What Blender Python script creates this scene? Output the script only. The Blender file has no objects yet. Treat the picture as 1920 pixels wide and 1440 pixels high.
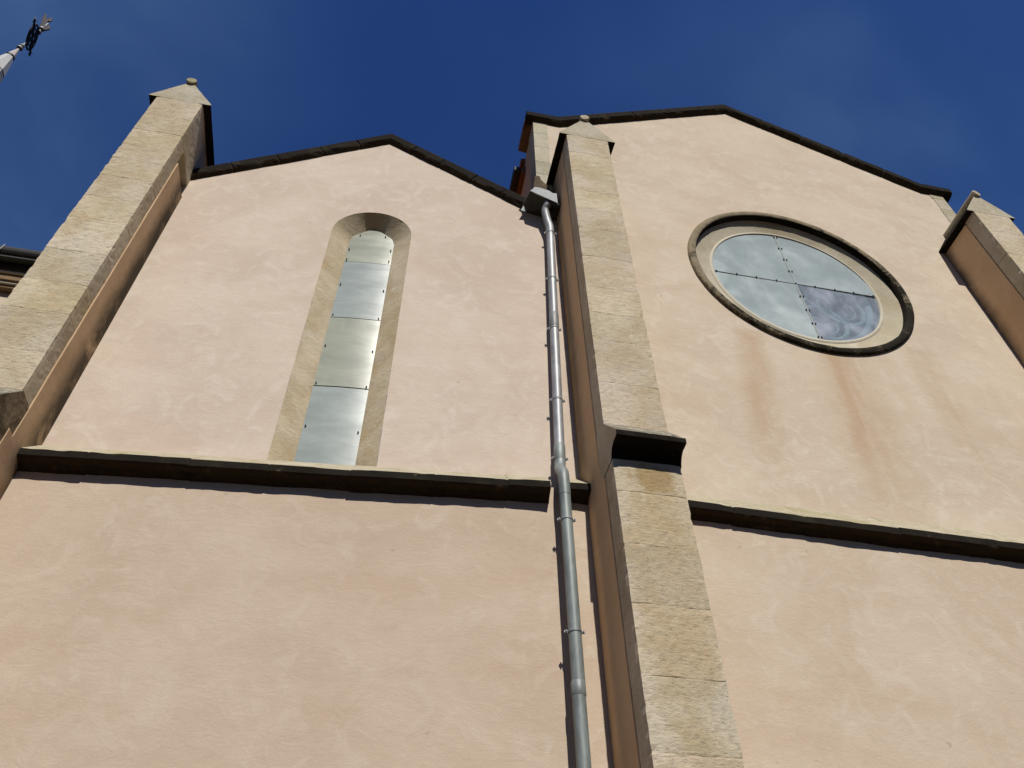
import bpy, bmesh, math, random
from mathutils import Vector, Matrix, noise
R = math.radians
S = bpy.context.scene
COL = S.collection

# ------------------------------------------------------------------ camera
CAM_P = Vector((0.0, 0.0, 1.6))
PITCH, ROLL, YAW, FPX = R(46.61), R(-0.75), R(11.62), 1495.4
fw = Vector((math.sin(YAW)*math.cos(PITCH), math.cos(YAW)*math.cos(PITCH), math.sin(PITCH)))
rt0 = Vector((math.cos(YAW), -math.sin(YAW), 0)); up0 = rt0.cross(fw)
rt = rt0*math.cos(ROLL) + up0*math.sin(ROLL); up = up0*math.cos(ROLL) - rt0*math.sin(ROLL)
cd = bpy.data.cameras.new('camera'); cam = bpy.data.objects.new('camera', cd); COL.objects.link(cam)
cd.sensor_width = 36.0; cd.lens = FPX/1920*36.0; cd.clip_start = 0.05; cd.clip_end = 2000
cam.matrix_world = Matrix(((rt.x, up.x, -fw.x, CAM_P.x), (rt.y, up.y, -fw.y, CAM_P.y), (rt.z, up.z, -fw.z, CAM_P.z), (0, 0, 0, 1)))
S.camera = cam

# ------------------------------------------------------------------ light
SUN_EL, SUN_AZ = R(47.8), R(3.4)            # azimuth: measured from -Y towards +X
sdir = Vector((math.sin(SUN_AZ)*math.cos(SUN_EL), -math.cos(SUN_AZ)*math.cos(SUN_EL), math.sin(SUN_EL)))
sl = bpy.data.lights.new('sun', 'SUN'); sl.energy = 4.75; sl.angle = R(0.5); sl.color = (1.0, 0.955, 0.87)
so = bpy.data.objects.new('sun', sl); COL.objects.link(so)
so.rotation_euler = sdir.to_track_quat('Z', 'Y').to_euler()
S.view_settings.view_transform = 'Standard'; S.view_settings.look = 'None'
S.view_settings.exposure = 0.0; S.view_settings.gamma = 1.0
S.cycles.max_bounces = 8; S.cycles.use_denoising = True


# ------------------------------------------------------------------ node helpers
class G:
    """tiny node-graph writer"""
    def __init__(s, tree): s.t = tree; s.n = tree.nodes; s.l = tree.links
    def put(s, sock, v):
        if v is None: return
        if isinstance(v, bpy.types.NodeSocket): s.l.new(v, sock)
        else:
            if sock.type == 'RGBA' and len(v) == 3: v = (*v, 1)
            sock.default_value = v
    def pos(s): return s.n.new('ShaderNodeNewGeometry').outputs['Position']
    def math(s, op, a, b=0.0, c=None, clamp=False):
        m = s.n.new('ShaderNodeMath'); m.operation = op; m.use_clamp = clamp
        s.put(m.inputs[0], a); s.put(m.inputs[1], b)
        if c is not None: s.put(m.inputs[2], c)
        return m.outputs[0]
    def sep(s, v):
        m = s.n.new('ShaderNodeSeparateXYZ'); s.put(m.inputs[0], v); return m.outputs
    def scale(s, v, k):
        m = s.n.new('ShaderNodeVectorMath'); m.operation = 'MULTIPLY'; s.put(m.inputs[0], v); m.inputs[1].default_value = k
        return m.outputs[0]
    def noise(s, v, sc, det=4, rough=.55, dist=0.0, off=None):
        if off is not None:
            a = s.n.new('ShaderNodeVectorMath'); a.operation = 'ADD'; s.put(a.inputs[0], v); a.inputs[1].default_value = off; v = a.outputs[0]
        m = s.n.new('ShaderNodeTexNoise'); s.put(m.inputs['Vector'], v)
        m.inputs['Scale'].default_value = sc; m.inputs['Detail'].default_value = det
        m.inputs['Roughness'].default_value = rough; m.inputs['Distortion'].default_value = dist
        return m.outputs['Fac']
    def step(s, v, a, b):
        m = s.n.new('ShaderNodeMapRange'); m.interpolation_type = 'SMOOTHSTEP'
        s.put(m.inputs[0], v); m.inputs[1].default_value = a; m.inputs[2].default_value = b
        return m.outputs[0]
    def mix(s, f, a, b, mode='MIX'):
        m = s.n.new('ShaderNodeMix'); m.data_type = 'RGBA'; m.blend_type = mode
        s.put(m.inputs[0], f); s.put(m.inputs[6], a); s.put(m.inputs[7], b)
        return m.outputs[2]
    def attr(s, name):
        m = s.n.new('ShaderNodeAttribute'); m.attribute_name = name; return m.outputs['Color']
    def bump(s, h, strength, dist, nrm=None):
        m = s.n.new('ShaderNodeBump'); m.inputs['Strength'].default_value = strength; m.inputs['Distance'].default_value = dist
        s.put(m.inputs['Height'], h); s.put(m.inputs['Normal'], nrm); return m.outputs[0]


def new_mat(name, rough=.9, spec=.2, metal=0.0):
    m = bpy.data.materials.new(name); m.use_nodes = True
    g = G(m.node_tree); b = g.n['Principled BSDF']
    b.inputs['Roughness'].default_value = rough; b.inputs['Metallic'].default_value = metal
    b.inputs['Specular IOR Level'].default_value = spec
    return m, g, b


def plaster(name, ca, cb, cc, streaks=(), bump=1.0, mould=None, seed=0.0, grime=0.0):
    """lime-washed render: cloudy tones, brushed marks, rust streaks, mould"""
    m, g, b = new_mat(name, .93, .12)
    p = g.pos(); off = (seed, seed*.7, seed*1.3)
    n1 = g.noise(g.scale(p, (1, 1, 1.25)), .8, 5, .6, .6, off)
    n2 = g.noise(p, 3.2, 6, .66, 1.6, off)
    n3 = g.noise(g.scale(p, (1, 1, 2.6)), 5.0, 5, .6, 2.2, (seed+9, 2, 3))
    n4 = g.noise(p, 70, 3, .6)
    c = g.mix(g.step(n1, .36, .66), ca, cb)
    c = g.mix(g.math('MULTIPLY', g.step(n2, .46, .72), .75), c, cc)
    c = g.mix(g.math('MULTIPLY', g.step(n3, .52, .74), .18), c, tuple(min(1, x*1.22+.015) for x in ca))
    c = g.mix(g.math('MULTIPLY', g.step(n3, .47, .28), .15), c, tuple(x*.80 for x in cb))
    n5 = g.noise(p, 1.9, 8, .72, 1.0, (seed+31, 5, 1))
    n6 = g.noise(g.scale(p, (.55, .55, 1.5)), 1.1, 4, .55, .5, (seed+17, 8, 3))
    c = g.mix(g.math('MULTIPLY', g.step(n6, .50, .66), .30), c, tuple(x*y for x, y in zip(cb, (.95, .86, .80))))
    n7 = g.noise(p, 13, 2, .5, .4, (seed, 3, 21))
    c = g.mix(g.math('MULTIPLY', g.step(n7, .735, .80), .35), c, (.23, .17, .12))
    c = g.mix(g.math('MULTIPLY', g.step(n5, .55, .75), .22), c, tuple(x*y for x, y in zip(cb, (.86, .78, .70))))
    c = g.mix(.16, c, g.mix(n4, (.30, .25, .20), (.62, .52, .43)), 'MIX')
    X, Y, Z = g.sep(p)
    wob = g.math('MULTIPLY', g.math('SUBTRACT', g.noise(g.scale(p, (1, 1, .6)), 1.6, 3, .5), .5), .30)
    for (x0, w, z0, z1, k, dx) in streaks:
        u = g.math('ADD', g.math('SUBTRACT', X, x0), wob)
        u = g.math('ADD', u, g.math('MULTIPLY', g.math('SUBTRACT', Z, z0), dx))
        e = g.math('SUBTRACT', 1.0, g.math('DIVIDE', g.math('ABSOLUTE', u), w), clamp=True)
        e = g.math('MULTIPLY', g.step(e, 0, 1), g.step(Z, z1, z1+1.7))
        e = g.math('MULTIPLY', e, g.step(Z, z0+.16, z0-.04))
        e = g.math('MULTIPLY', e, g.step(g.noise(g.scale(p, (6, 6, .5)), 1.0, 6, .68), .10, .62))
        c = g.mix(g.math('MULTIPLY', e, k), c, (.36, .215, .10))
    if grime:
        gz = g.noise(g.scale(p, (6, 6, .5)), 1.0, 5, .6, .3)
        c = g.mix(g.math('MULTIPLY', g.step(gz, .55, .75), grime), c, (.22, .17, .12))
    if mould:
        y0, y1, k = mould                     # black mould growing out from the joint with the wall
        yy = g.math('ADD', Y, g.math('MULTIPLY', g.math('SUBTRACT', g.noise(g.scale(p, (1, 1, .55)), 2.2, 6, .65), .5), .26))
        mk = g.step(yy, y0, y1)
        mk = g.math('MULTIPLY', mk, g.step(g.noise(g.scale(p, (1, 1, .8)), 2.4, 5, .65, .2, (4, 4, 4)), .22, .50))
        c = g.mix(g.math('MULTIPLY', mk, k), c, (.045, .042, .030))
    g.put(b.inputs['Base Color'], c)
    h = g.math('ADD', g.math('MULTIPLY', n2, .5), g.math('MULTIPLY', n3, .35))
    nb = g.bump(g.math('ADD', h, g.math('MULTIPLY', g.noise(p, 1.4, 3), 1.6)), .13*bump, .05)
    g.put(b.inputs['Normal'], g.bump(n4, .25*bump, .005, nb))
    return m


def stone(name, base, tool=1.0, ochre=.5, tint=True, grey=.4, bump=1.0, patch=None):
    """coarse sandy limestone: tooling marks, pits, ochre and grey weathering"""
    m, g, b = new_mat(name, .92, .15)
    p = g.pos()
    n1 = g.noise(p, 1.7, 6, .65, .4)
    n2 = g.noise(g.scale(p, (1, 1, 4.2)), 6.5, 7, .72, .9)
    n3 = g.noise(g.scale(p, (1, 1, 3.0)), 22, 6, .75, .5)
    n4 = g.noise(p, 3.4, 5, .6, .8, (3, 7, 1))
    n5 = g.noise(p, 90, 3, .7)
    c = g.mix(g.step(n1, .35, .66), base, tuple(x*y for x, y in zip(base, (.80, .76, .66))))
    c = g.mix(g.math('MULTIPLY', g.step(n4, .52, .70), ochre), c, tuple(x*y for x, y in zip(base, (.74, .60, .38))))
    c = g.mix(g.math('MULTIPLY', g.step(g.noise(p, 2.3, 6, .7, .5, (8, 2, 5)), .50, .70), grey), c, (.50, .465, .395))
    c = g.mix(g.math('MULTIPLY', g.step(n2, .49, .29), .34), c, tuple(x*.60 for x in base))
    c = g.mix(g.math('MULTIPLY', g.step(n2, .56, .76), .30), c, tuple(min(.8, x*1.28) for x in base))
    c = g.mix(g.math('MULTIPLY', g.step(n3, .39, .27), .80), c, (.075, .055, .032))
    c = g.mix(g.math('MULTIPLY', g.step(g.noise(p, 4.1, 7, .72, .6, (1, 5, 9)), .60, .70), .55), c, tuple(min(.75, x*1.35+.03) for x in base))
    if patch:
        X, Y, Z = g.sep(p)
        for (px, pz, rx, rz, kk) in patch:
            q = g.math('ADD', g.math('POWER', g.math('DIVIDE', g.math('SUBTRACT', X, px), rx), 2), g.math('POWER', g.math('DIVIDE', g.math('SUBTRACT', Z, pz), rz), 2))
            q = g.math('ADD', q, g.math('MULTIPLY', g.math('SUBTRACT', g.noise(p, 9, 5, .7), .5), 2.2))
            c = g.mix(g.math('MULTIPLY', g.step(q, 1.15, .25), kk), c, (.30, .20, .075) if kk > .5 else (.40, .29, .14))
    c = g.mix(.11, c, g.mix(n5, (.14, .12, .08), (.52, .46, .36)))
    if tint: c = g.mix(1.0, c, g.attr('tint'), 'MULTIPLY')
    g.put(b.inputs['Base Color'], c)
    h = g.math('ADD', g.math('MULTIPLY', n2, .9), g.math('MULTIPLY', g.step(n3, .27, .48), .8*tool))
    nb = g.bump(h, .5*bump, .022)
    g.put(b.inputs['Normal'], g.bump(n5, .3*bump, .005, nb))
    return m


def crust(name, dark=(.014, .011, .008), light=(.17, .135, .085), lo=.60, hi=.80, run=None):
    """stone under a black biological crust, broken by paler scrapes"""
    m, g, b = new_mat(name, .95, .1)
    p = g.pos()
    n = g.noise(p, 5.0, 8, .74, .8)
    f = g.noise(p, 40, 4, .7)
    k = g.math('ADD', n, g.math('MULTIPLY', g.math('SUBTRACT', f, .5), .25))
    if run:
        X, Y, Z = g.sep(p)
        k = g.math('ADD', k, g.math('MULTIPLY', g.math('SUBTRACT', g.math('SUBTRACT', Z, run[1]), g.math('MULTIPLY', g.math('SUBTRACT', X, run[0]), .55)), .085))
    c = g.mix(g.step(k, lo, hi), dark, light)
    c = g.mix(g.math('MULTIPLY', g.step(g.noise(p, 1.7, 5, .6, .5, (2, 9, 4)), .5, .7), .45), c, (.045, .042, .024))
    g.put(b.inputs['Base Color'], c)
    g.put(b.inputs['Normal'], g.bump(k, .6, .02))
    return m


def mossy(name):
    m, g, b = new_mat(name, .95, .1)
    p = g.pos(); n = g.noise(g.scale(p, (1, 1, 3)), 6, 7, .72, .8); n2 = g.noise(p, 1.1, 4, .6, .3, (5, 1, 2)); n3 = g.noise(p, 38, 4, .7)
    c = g.mix(g.step(n, .35, .65), (.46, .41, .31), (.34, .295, .20))
    c = g.mix(g.math('MULTIPLY', g.step(n2, .50, .66), .55), c, (.27, .235, .10))
    c = g.mix(g.math('MULTIPLY', g.step(n3, .60, .70), .6), c, (.07, .065, .03))
    g.put(b.inputs['Base Color'], c); g.put(b.inputs['Normal'], g.bump(g.math('ADD', n, n3), .6, .02))
    return m


def plain(name, col, rough=.7, metal=0.0, spec=.3, var=.25, sc=6.0):
    m, g, b = new_mat(name, rough, spec, metal)
    n = g.noise(g.pos(), sc, 6, .65, .4)
    c = g.mix(n, tuple(x*(1-var) for x in col), tuple(min(1, x*(1+var)) for x in col))
    g.put(b.inputs['Base Color'], c)
    return m


# ------------------------------------------------------------------ world
W = bpy.data.worlds.new('World'); S.world = W; W.use_nodes = True
gw = G(W.node_tree); bg = gw.n['Background']
sky = gw.n.new('ShaderNodeTexSky'); sky.sky_type = 'NISHITA'; sky.sun_disc = False
sky.sun_elevation = SUN_EL; sky.sun_rotation = math.pi - SUN_AZ
sky.altitude = 300; sky.air_density = 1.0; sky.dust_density = 0.2; sky.ozone_density = 3.0
tc = gw.n.new('ShaderNodeTexCoord').outputs['Generated']
w1 = gw.noise(tc, 3.0, 4, .55, .3, (3.1, 1.7, 0.4))
w2 = gw.noise(tc, 1.35, 3, .5, .2, (1.6, 6.4, 2.2))
DX, DY, DZ = gw.sep(tc)
side = gw.math('ADD', gw.math('MULTIPLY', gw.step(DX, -.06, -.48), 1.9), gw.math('MULTIPLY', gw.step(DX, .22, .52), .55))
veil = gw.math('MULTIPLY', gw.math('ADD', gw.math('MULTIPLY', gw.step(w1, .34, .70), .72), .28), gw.math('ADD', gw.math('MULTIPLY', gw.step(w2, .40, .64), .45), gw.math('MULTIPLY', side, .75)))
deep = gw.mix(1.0, sky.outputs['Color'], (.33, .59, 1.11), 'MULTIPLY')
low_dim = gw.mix(gw.step(DZ, .05, .70), (.40, .23, .10), (1, 1, 1))      # warm dimming added low in the sky to cut blue shadow fill
deep = gw.mix(1.0, deep, low_dim, 'MULTIPLY')
gw.put(bg.inputs['Color'], gw.mix(gw.math('MULTIPLY', veil, .25), deep, (2.2, 4.0, 6.6)))
bg.inputs['Strength'].default_value = 0.07

# ------------------------------------------------------------------ materials
M = {}
M['plaster_l_up'] = plaster('plaster_l_up', (.625, .525, .432), (.555, .452, .368), (.67, .585, .495), seed=1.0)
M['plaster_l_lo'] = plaster('plaster_l_lo', (.545, .435, .335), (.49, .38, .285), (.58, .48, .38), seed=4.0)
M['plaster_r_up'] = plaster('plaster_r_up', (.60, .505, .39), (.54, .44, .335), (.65, .57, .46), seed=7.0, bump=1.25,
    streaks=((3.90, .30, 8.68, 6.1, .42, -.11), (4.97, .55, 8.54, 5.7, .42, -.04), (4.86, .17, 8.54, 6.0, .30, -.05), (6.10, .32, 8.85, 6.3, .32, -.02), (4.42, .25, 8.58, 7.3, .14, -.03), (5.55, .35, 8.58, 6.6, .16, -.02)))
M['plaster_r_lo'] = plaster('plaster_r_lo', (.575, .47, .36), (.52, .41, .305), (.61, .525, .42), seed=11.0)
M['plaster_side'] = plaster('plaster_side', (.60, .43, .26), (.53, .37, .22), (.62, .46, .29), seed=14.0)
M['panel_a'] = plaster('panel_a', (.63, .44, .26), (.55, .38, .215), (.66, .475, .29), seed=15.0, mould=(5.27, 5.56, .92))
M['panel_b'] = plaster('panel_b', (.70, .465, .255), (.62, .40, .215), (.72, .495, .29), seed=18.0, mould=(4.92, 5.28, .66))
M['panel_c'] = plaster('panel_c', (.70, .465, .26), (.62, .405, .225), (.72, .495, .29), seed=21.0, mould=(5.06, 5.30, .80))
M['stone'] = stone('stone', (.60, .52, .40), ochre=.30, grey=.38, patch=((1.99, 5.53, .21, .15, .8), (1.97, 4.6, .30, 1.15, .42), (1.97, 2.9, .3, .9, .3)))
M['stone_grey'] = stone('stone_grey', (.50, .455, .355), ochre=.18, grey=.6)
M['stone_side'] = stone('stone_side', (.40, .31, .20), ochre=.4, grey=.25)
M['splay'] = stone('splay', (.60, .51, .375), tint=False, ochre=.5, grey=.35, bump=.8)
M['splay_round'] = stone('splay_round', (.50, .45, .345), tint=False, ochre=.12, grey=.25, bump=.5)
M['crust'] = crust('crust')
M['crust_brown'] = crust('crust_brown', (.040, .028, .017), (.13, .095, .06), .54, .82)
M['ledge_end'] = crust('ledge_end', (.13, .095, .060), (.34, .275, .185), .40, .62)
M['ledge_top'] = crust('ledge_top', (.15, .135, .10), (.42, .385, .30), .40, .66)
M['ring'] = crust('ring', (.018, .015, .010), (.25, .205, .135), .39, .62, (4.9, 10.0))
M['mossy'] = mossy('mossy')
M['bolt'] = plain('bolt', (.02, .018, .016), .6)
M['iron'] = plain('iron', (.018, .016, .016), .55)
M['cock'] = plain('cock', (.055, .042, .042), .5, .4)
M['zinc_bright'] = plain('zinc_bright', (.33, .345, .36), .75, .1, .25, .35, 16)
M['tile'] = plain('tile', (.30, .13, .07), .9, 0, .1, .4, 5)
M['orange_wood'] = plain('orange_wood', (.24, .11, .05), .8, 0, .2, .35, 7)
M['dark_metal'] = plain('dark_metal', (.030, .028, .026), .6, .1, .3, .4)
M['soffit'] = plain('soffit', (.20, .135, .075), .9, 0, .1, .4, 4)
M['cream'] = plain('cream', (.52, .47, .37), .8, 0, .2, .2)
M['mortar'] = stone('mortar', (.075, .046, .025), tint=False, ochre=.3, grey=.2)  # brown masonry, base darkened further to stand in for shade on the stub


def zinc(name, col, rough, metal):
    m, g, b = new_mat(name, rough, .5, metal)
    p = g.pos(); n = g.noise(g.scale(p, (1, 1, .35)), 9, 6, .65, .5); n2 = g.noise(p, 34, 4, .7)
    c = g.mix(g.step(n, .3, .7), tuple(x*.72 for x in col), tuple(x*1.2 for x in col))
    c = g.mix(g.math('MULTIPLY', g.step(n2, .62, .74), .35), c, tuple(x*.5 for x in col))
    g.put(b.inputs['Base Color'], c)
    g.put(b.inputs['Roughness'], g.math('ADD', rough-.06, g.math('MULTIPLY', n, .14)))
    return m


M['zinc_up'] = zinc('zinc_up', (.29, .30, .315), .50, .25)
M['zinc_lo'] = zinc('zinc_lo', (.19, .215, .21), .52, .15)
M['zinc_head'] = zinc('zinc_head', (.20, .21, .215), .55, .2)


def sheet(name, col):
    """weathered translucent glazing sheet: milky body, soft sheen"""
    m, g, b = new_mat(name, .2, .55)
    p = g.pos(); n = g.noise(g.scale(p, (1, 1, 3)), 1.6, 5, .6, .4); s2 = g.noise(g.scale(p, (9, 9, .6)), 1.5, 5, .6)
    c = g.mix(g.step(n, .3, .7), tuple(x*.88 for x in col), tuple(x*1.10 for x in col))
    c = g.mix(g.math('MULTIPLY', g.step(s2, .55, .75), .25), c, tuple(min(.8, x*1.3) for x in col))
    g.put(b.inputs['Base Color'], c)
    g.put(b.inputs['Roughness'], g.math('ADD', .17, g.math('MULTIPLY', n, .10)))
    g.put(b.inputs['Normal'], g.bump(g.noise(p, 2.2, 2, .5), .05, .02))
    return m


M['sheet_a'] = sheet('sheet_a', (.29, .325, .305))
M['sheet_b'] = sheet('sheet_b', (.31, .325, .255))


def milky(name, veil_col, lo, hi, clear=.5):
    """clear plate streaked with milky dirt: see-through where clean"""
    m, g, b = new_mat(name, .22, .5)
    p = g.pos()
    n = g.noise(g.scale(p, (1, 1, 1.2)), 1.2, 5, .5, 1.6); n2 = g.noise(g.scale(p, (1, 1, .6)), 2.4, 6, .6, 1.0, (4, 1, 7))
    k = g.math('ADD', g.math('MULTIPLY', n, .65), g.math('MULTIPLY', n2, .35))
    g.put(b.inputs['Base Color'], g.mix(k, tuple(x*.86 for x in veil_col), tuple(x*1.14 for x in veil_col)))
    tr = g.n.new('ShaderNodeBsdfTransparent'); tr.inputs[0].default_value = (.80, .90, .93, 1)
    mx = g.n.new('ShaderNodeMixShader')
    g.put(mx.inputs[0], g.math('ADD', 1-clear, g.math('MULTIPLY', g.step(k, lo, hi), clear)))
    g.put(mx.inputs[1], tr.outputs[0]); g.put(mx.inputs[2], b.outputs[0])
    g.put(g.n['Material Output'].inputs['Surface'], mx.outputs[0])
    return m


M['milky'] = milky('milky', (.50, .56, .55), .36, .80, .46)
M['milky_blue'] = milky('milky_blue', (.46, .495, .56), .44, .78, .74)


def leaded():
    m, g, b = new_mat('leaded', .35, .4)
    p = g.pos()
    v = g.n.new('ShaderNodeTexVoronoi'); v.inputs['Scale'].default_value = 9; g.put(v.inputs['Vector'], p)
    v2 = g.n.new('ShaderNodeTexVoronoi'); v2.feature = 'DISTANCE_TO_EDGE'; v2.inputs['Scale'].default_value = 9; g.put(v2.inputs['Vector'], p)
    c = g.mix(g.sep(v.outputs['Color'])[0], (.07, .115, .19), (.15, .20, .28))
    c = g.mix(g.step(v2.outputs['Distance'], .05, .03), c, (.03, .035, .05))
    g.put(b.inputs['Base Color'], c)
    return m


M['leaded'] = leaded()
M['bar'] = plain('bar', (.30, .33, .33), .7, 0, .2, .2)
M['tracery'] = plain('tracery', (.62, .62, .63), .8, 0, .2, .15)


def slate():
    m, g, b = new_mat('slate', .6, .3)
    p = g.pos(); Z = g.sep(p)[2]
    t = g.math('FRACT', g.math('MULTIPLY', Z, 4.6))
    c = g.mix(g.noise(p, 9, 4, .6), (.26, .27, .27), (.44, .45, .44))
    c = g.mix(g.step(t, .22, .12), c, (.035, .045, .04))
    g.put(b.inputs['Base Color'], c); g.put(b.inputs['Normal'], g.bump(t, .6, .03))
    return m


M['slate'] = slate()
M['lead'] = plain('lead', (.46, .46, .45), .5, .2, .4, .15, 4)
M['lead_pink'] = plain('lead_pink', (.46, .41, .385), .5, .2, .4, .15, 4)


# ------------------------------------------------------------------ mesh helpers
class MB:
    def __init__(s): s.v = []; s.f = []; s.mi = []; s.tint = {}
    def vert(s, p, t=None):
        s.v.append(tuple(p))
        if t is not None: s.tint[len(s.v)-1] = t
        return len(s.v)-1
    def face(s, ids, mi=0): s.f.append(tuple(ids)); s.mi.append(mi)
    def poly(s, pts, mi=0): s.face([s.vert(p) for p in pts], mi)
    def prism(s, a, b, mi=0, caps=(True, True)):
        """two matching rings of points"""
        n = len(a); ia = [s.vert(p) for p in a]; ib = [s.vert(p) for p in b]
        for i in range(n): j = (i+1) % n; s.face((ia[i], ia[j], ib[j], ib[i]), mi)
        if caps[0]: s.face(ia[::-1], mi)
        if caps[1]: s.face(ib, mi)
    def box(s, lo, hi, mi=0):
        x0, y0, z0 = lo; x1, y1, z1 = hi
        s.prism([(x0, y0, z0), (x1, y0, z0), (x1, y1, z0), (x0, y1, z0)], [(x0, y0, z1), (x1, y0, z1), (x1, y1, z1), (x0, y1, z1)], mi)
    def tube(s, path, rad, seg=20, mi=0, caps=True):
        path = [Vector(p) for p in path]; n = len(path); rs = rad if isinstance(rad, (list, tuple)) else [rad]*n
        t0 = (path[1]-path[0]).normalized(); a = Vector((1, 0, 0)) if abs(t0.x) < .9 else Vector((0, 1, 0))
        u = t0.cross(a).normalized(); rings = []
        for i, p in enumerate(path):
            t = (path[min(i+1, n-1)]-path[max(i-1, 0)]).normalized()
            u = (u - t*u.dot(t)).normalized(); w = t.cross(u)
            rings.append([s.vert(p+(u*math.cos(2*math.pi*k/seg)+w*math.sin(2*math.pi*k/seg))*rs[i]) for k in range(seg)])
        for A, B in zip(rings, rings[1:]):
            for k in range(seg): s.face((A[k], A[(k+1) % seg], B[(k+1) % seg], B[k]), mi)
        if caps: s.face([s.vert(s.v[i]) for i in rings[0]][::-1], mi); s.face([s.vert(s.v[i]) for i in rings[-1]], mi)
    def build(s, name, mats, parent=None, smooth=False, bevel=0.0, solid=0.0):
        me = bpy.data.meshes.new(name)
        off = parent.matrix_world.translation if parent else Vector((0, 0, 0))
        off = ORIGIN.get(parent.name, Vector((0, 0, 0))) if parent else off
        me.from_pydata([tuple(Vector(p)-off) for p in s.v], [], s.f)
        for m in (mats if isinstance(mats, (list, tuple)) else [mats]): me.materials.append(M[m] if isinstance(m, str) else m)
        me.polygons.foreach_set('material_index', s.mi)
        if s.tint:
            ca = me.color_attributes.new('tint', 'FLOAT_COLOR', 'POINT')
            for i in range(len(s.v)):
                t = s.tint.get(i, (1, 1, 1)); ca.data[i].color = (*t, 1)
        bm = bmesh.new(); bm.from_mesh(me); bmesh.ops.recalc_face_normals(bm, faces=bm.faces); bm.to_mesh(me); bm.free()
        if smooth: me.polygons.foreach_set('use_smooth', [True]*len(me.polygons))
        me.update()
        o = bpy.data.objects.new(name, me); COL.objects.link(o)
        if parent: o.parent = parent
        ORIGIN[o.name] = off
        if bevel:
            b = o.modifiers.new('bevel', 'BEVEL'); b.width = bevel; b.segments = 2; b.limit_method = 'ANGLE'
        if solid:
            b = o.modifiers.new('solid', 'SOLIDIFY'); b.thickness = solid
        return o


ORIGIN = {}


def tag(o, label=None, cat=None, group=None, kind=None):
    for k, v in (('label', label), ('category', cat), ('group', group), ('kind', kind)):
        if v: o[k] = v
    return o


def thing(name, loc, label, cat, group=None):
    o = bpy.data.objects.new(name, None); COL.objects.link(o); o.location = loc; o.empty_display_size = .3
    ORIGIN[o.name] = Vector(loc)
    return tag(o, label, cat, group)


def holder(name, parent):
    """an intermediate part that only parents its own pieces"""
    o = bpy.data.objects.new(name, None); COL.objects.link(o); o.parent = parent; ORIGIN[o.name] = ORIGIN[parent.name]; return o


def nz(p, s=1.0, o=0.0): return noise.noise(Vector((p[0]*s+o, p[1]*s+o*.7, p[2]*s+o*1.3)))
def fbm(p, s, o=0.0): return nz(p, s, o)*.6 + nz(p, s*2.3, o+5)*.3 + nz(p, s*5.1, o+11)*.15


# left-bay frame: u along the wall, v into the wall
PHI = math.atan(-0.084); CU, SU = math.cos(PHI), math.sin(PHI); LY = 5.3935
def PL(u, v, z): return Vector((u*CU - v*SU, LY + u*SU + v*CU, z))
RY = 5.2704
def PR(x, v, z): return Vector((x, RY + v, z))


def wall_sheet(name, outline, holes, frame, v, mat, parent, step=None):
    """flat rendered wall face with openings, as one sheet with returns 12 cm deep round the outline"""
    bm = bmesh.new(); edges = []
    for loop in [outline]+holes:
        vs = [bm.verts.new(frame(a, v, z)) for a, z in loop]
        edges += [bm.edges.new((vs[i], vs[(i+1) % len(vs)])) for i in range(len(vs))]
    bmesh.ops.triangle_fill(bm, use_beauty=True, use_dissolve=False, edges=edges)
    r = bmesh.ops.extrude_face_region(bm, geom=list(bm.faces))
    nrm = frame(0, .12, 0) - frame(0, 0, 0)
    bmesh.ops.translate(bm, vec=nrm, verts=[g for g in r['geom'] if isinstance(g, bmesh.types.BMVert)])
    bmesh.ops.recalc_face_normals(bm, faces=bm.faces)
    off = ORIGIN[parent.name]; bmesh.ops.translate(bm, vec=-off, verts=bm.verts)
    me = bpy.data.meshes.new(name); bm.to_mesh(me); bm.free(); me.materials.append(M[mat])
    o = bpy.data.objects.new(name, me); COL.objects.link(o); o.parent = parent; ORIGIN[o.name] = off
    return o


def sweep(frame, stations, profile, zf, mats_of, mb, joints=(), amp=.006, seed=0.0, chip=.02):
    """run a moulding profile [(v, dz)] along u; every vertex jittered so the arris is worn; joints are thin notches"""
    st = sorted(set([round(s, 4) for s in stations] + [round(j+d, 4) for j in joints for d in (-.012, -.004, .004, .012)]))
    rnd = random.Random(int(seed*17)); offs = [(rnd.uniform(-.007, .007), rnd.uniform(-.007, .007)) for _ in range(len(joints)+1)]
    rings = []
    for u in st:
        near = any(abs(u-j) < .006 for j in joints)
        ring = []; so, sz = offs[sum(1 for j in joints if j < u)]
        for k, (v, dz) in enumerate(profile):
            a = amp*(nz((u, k*.3, 0), 3.1, seed)+.6*nz((u, k*.3, 0), 11, seed+3))
            c = max(0.0, nz((u, 0, k*.11), 5.3, seed+7)-.25)*chip if 0 < k < len(profile)-1 else 0
            wv = v + so + a + c + (.005 if near and 0 < k < len(profile)-1 else 0)
            ring.append(mb.vert(frame(u, wv, zf(u)+dz + sz + a*.8 - (c*.5 if k == 1 else 0))))
        rings.append(ring)
    for A, B in zip(rings, rings[1:]):
        for k in range(len(profile)-1): mb.face((A[k], B[k], B[k+1], A[k+1]), mats_of[k])
    mb.face(rings[0], mats_of[1]); mb.face(rings[-1][::-1], mats_of[1])


def frange(a, b, s):
    n = max(1, int(math.ceil((b-a)/s))); return [a+(b-a)*i/n for i in range(n+1)]


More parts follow.
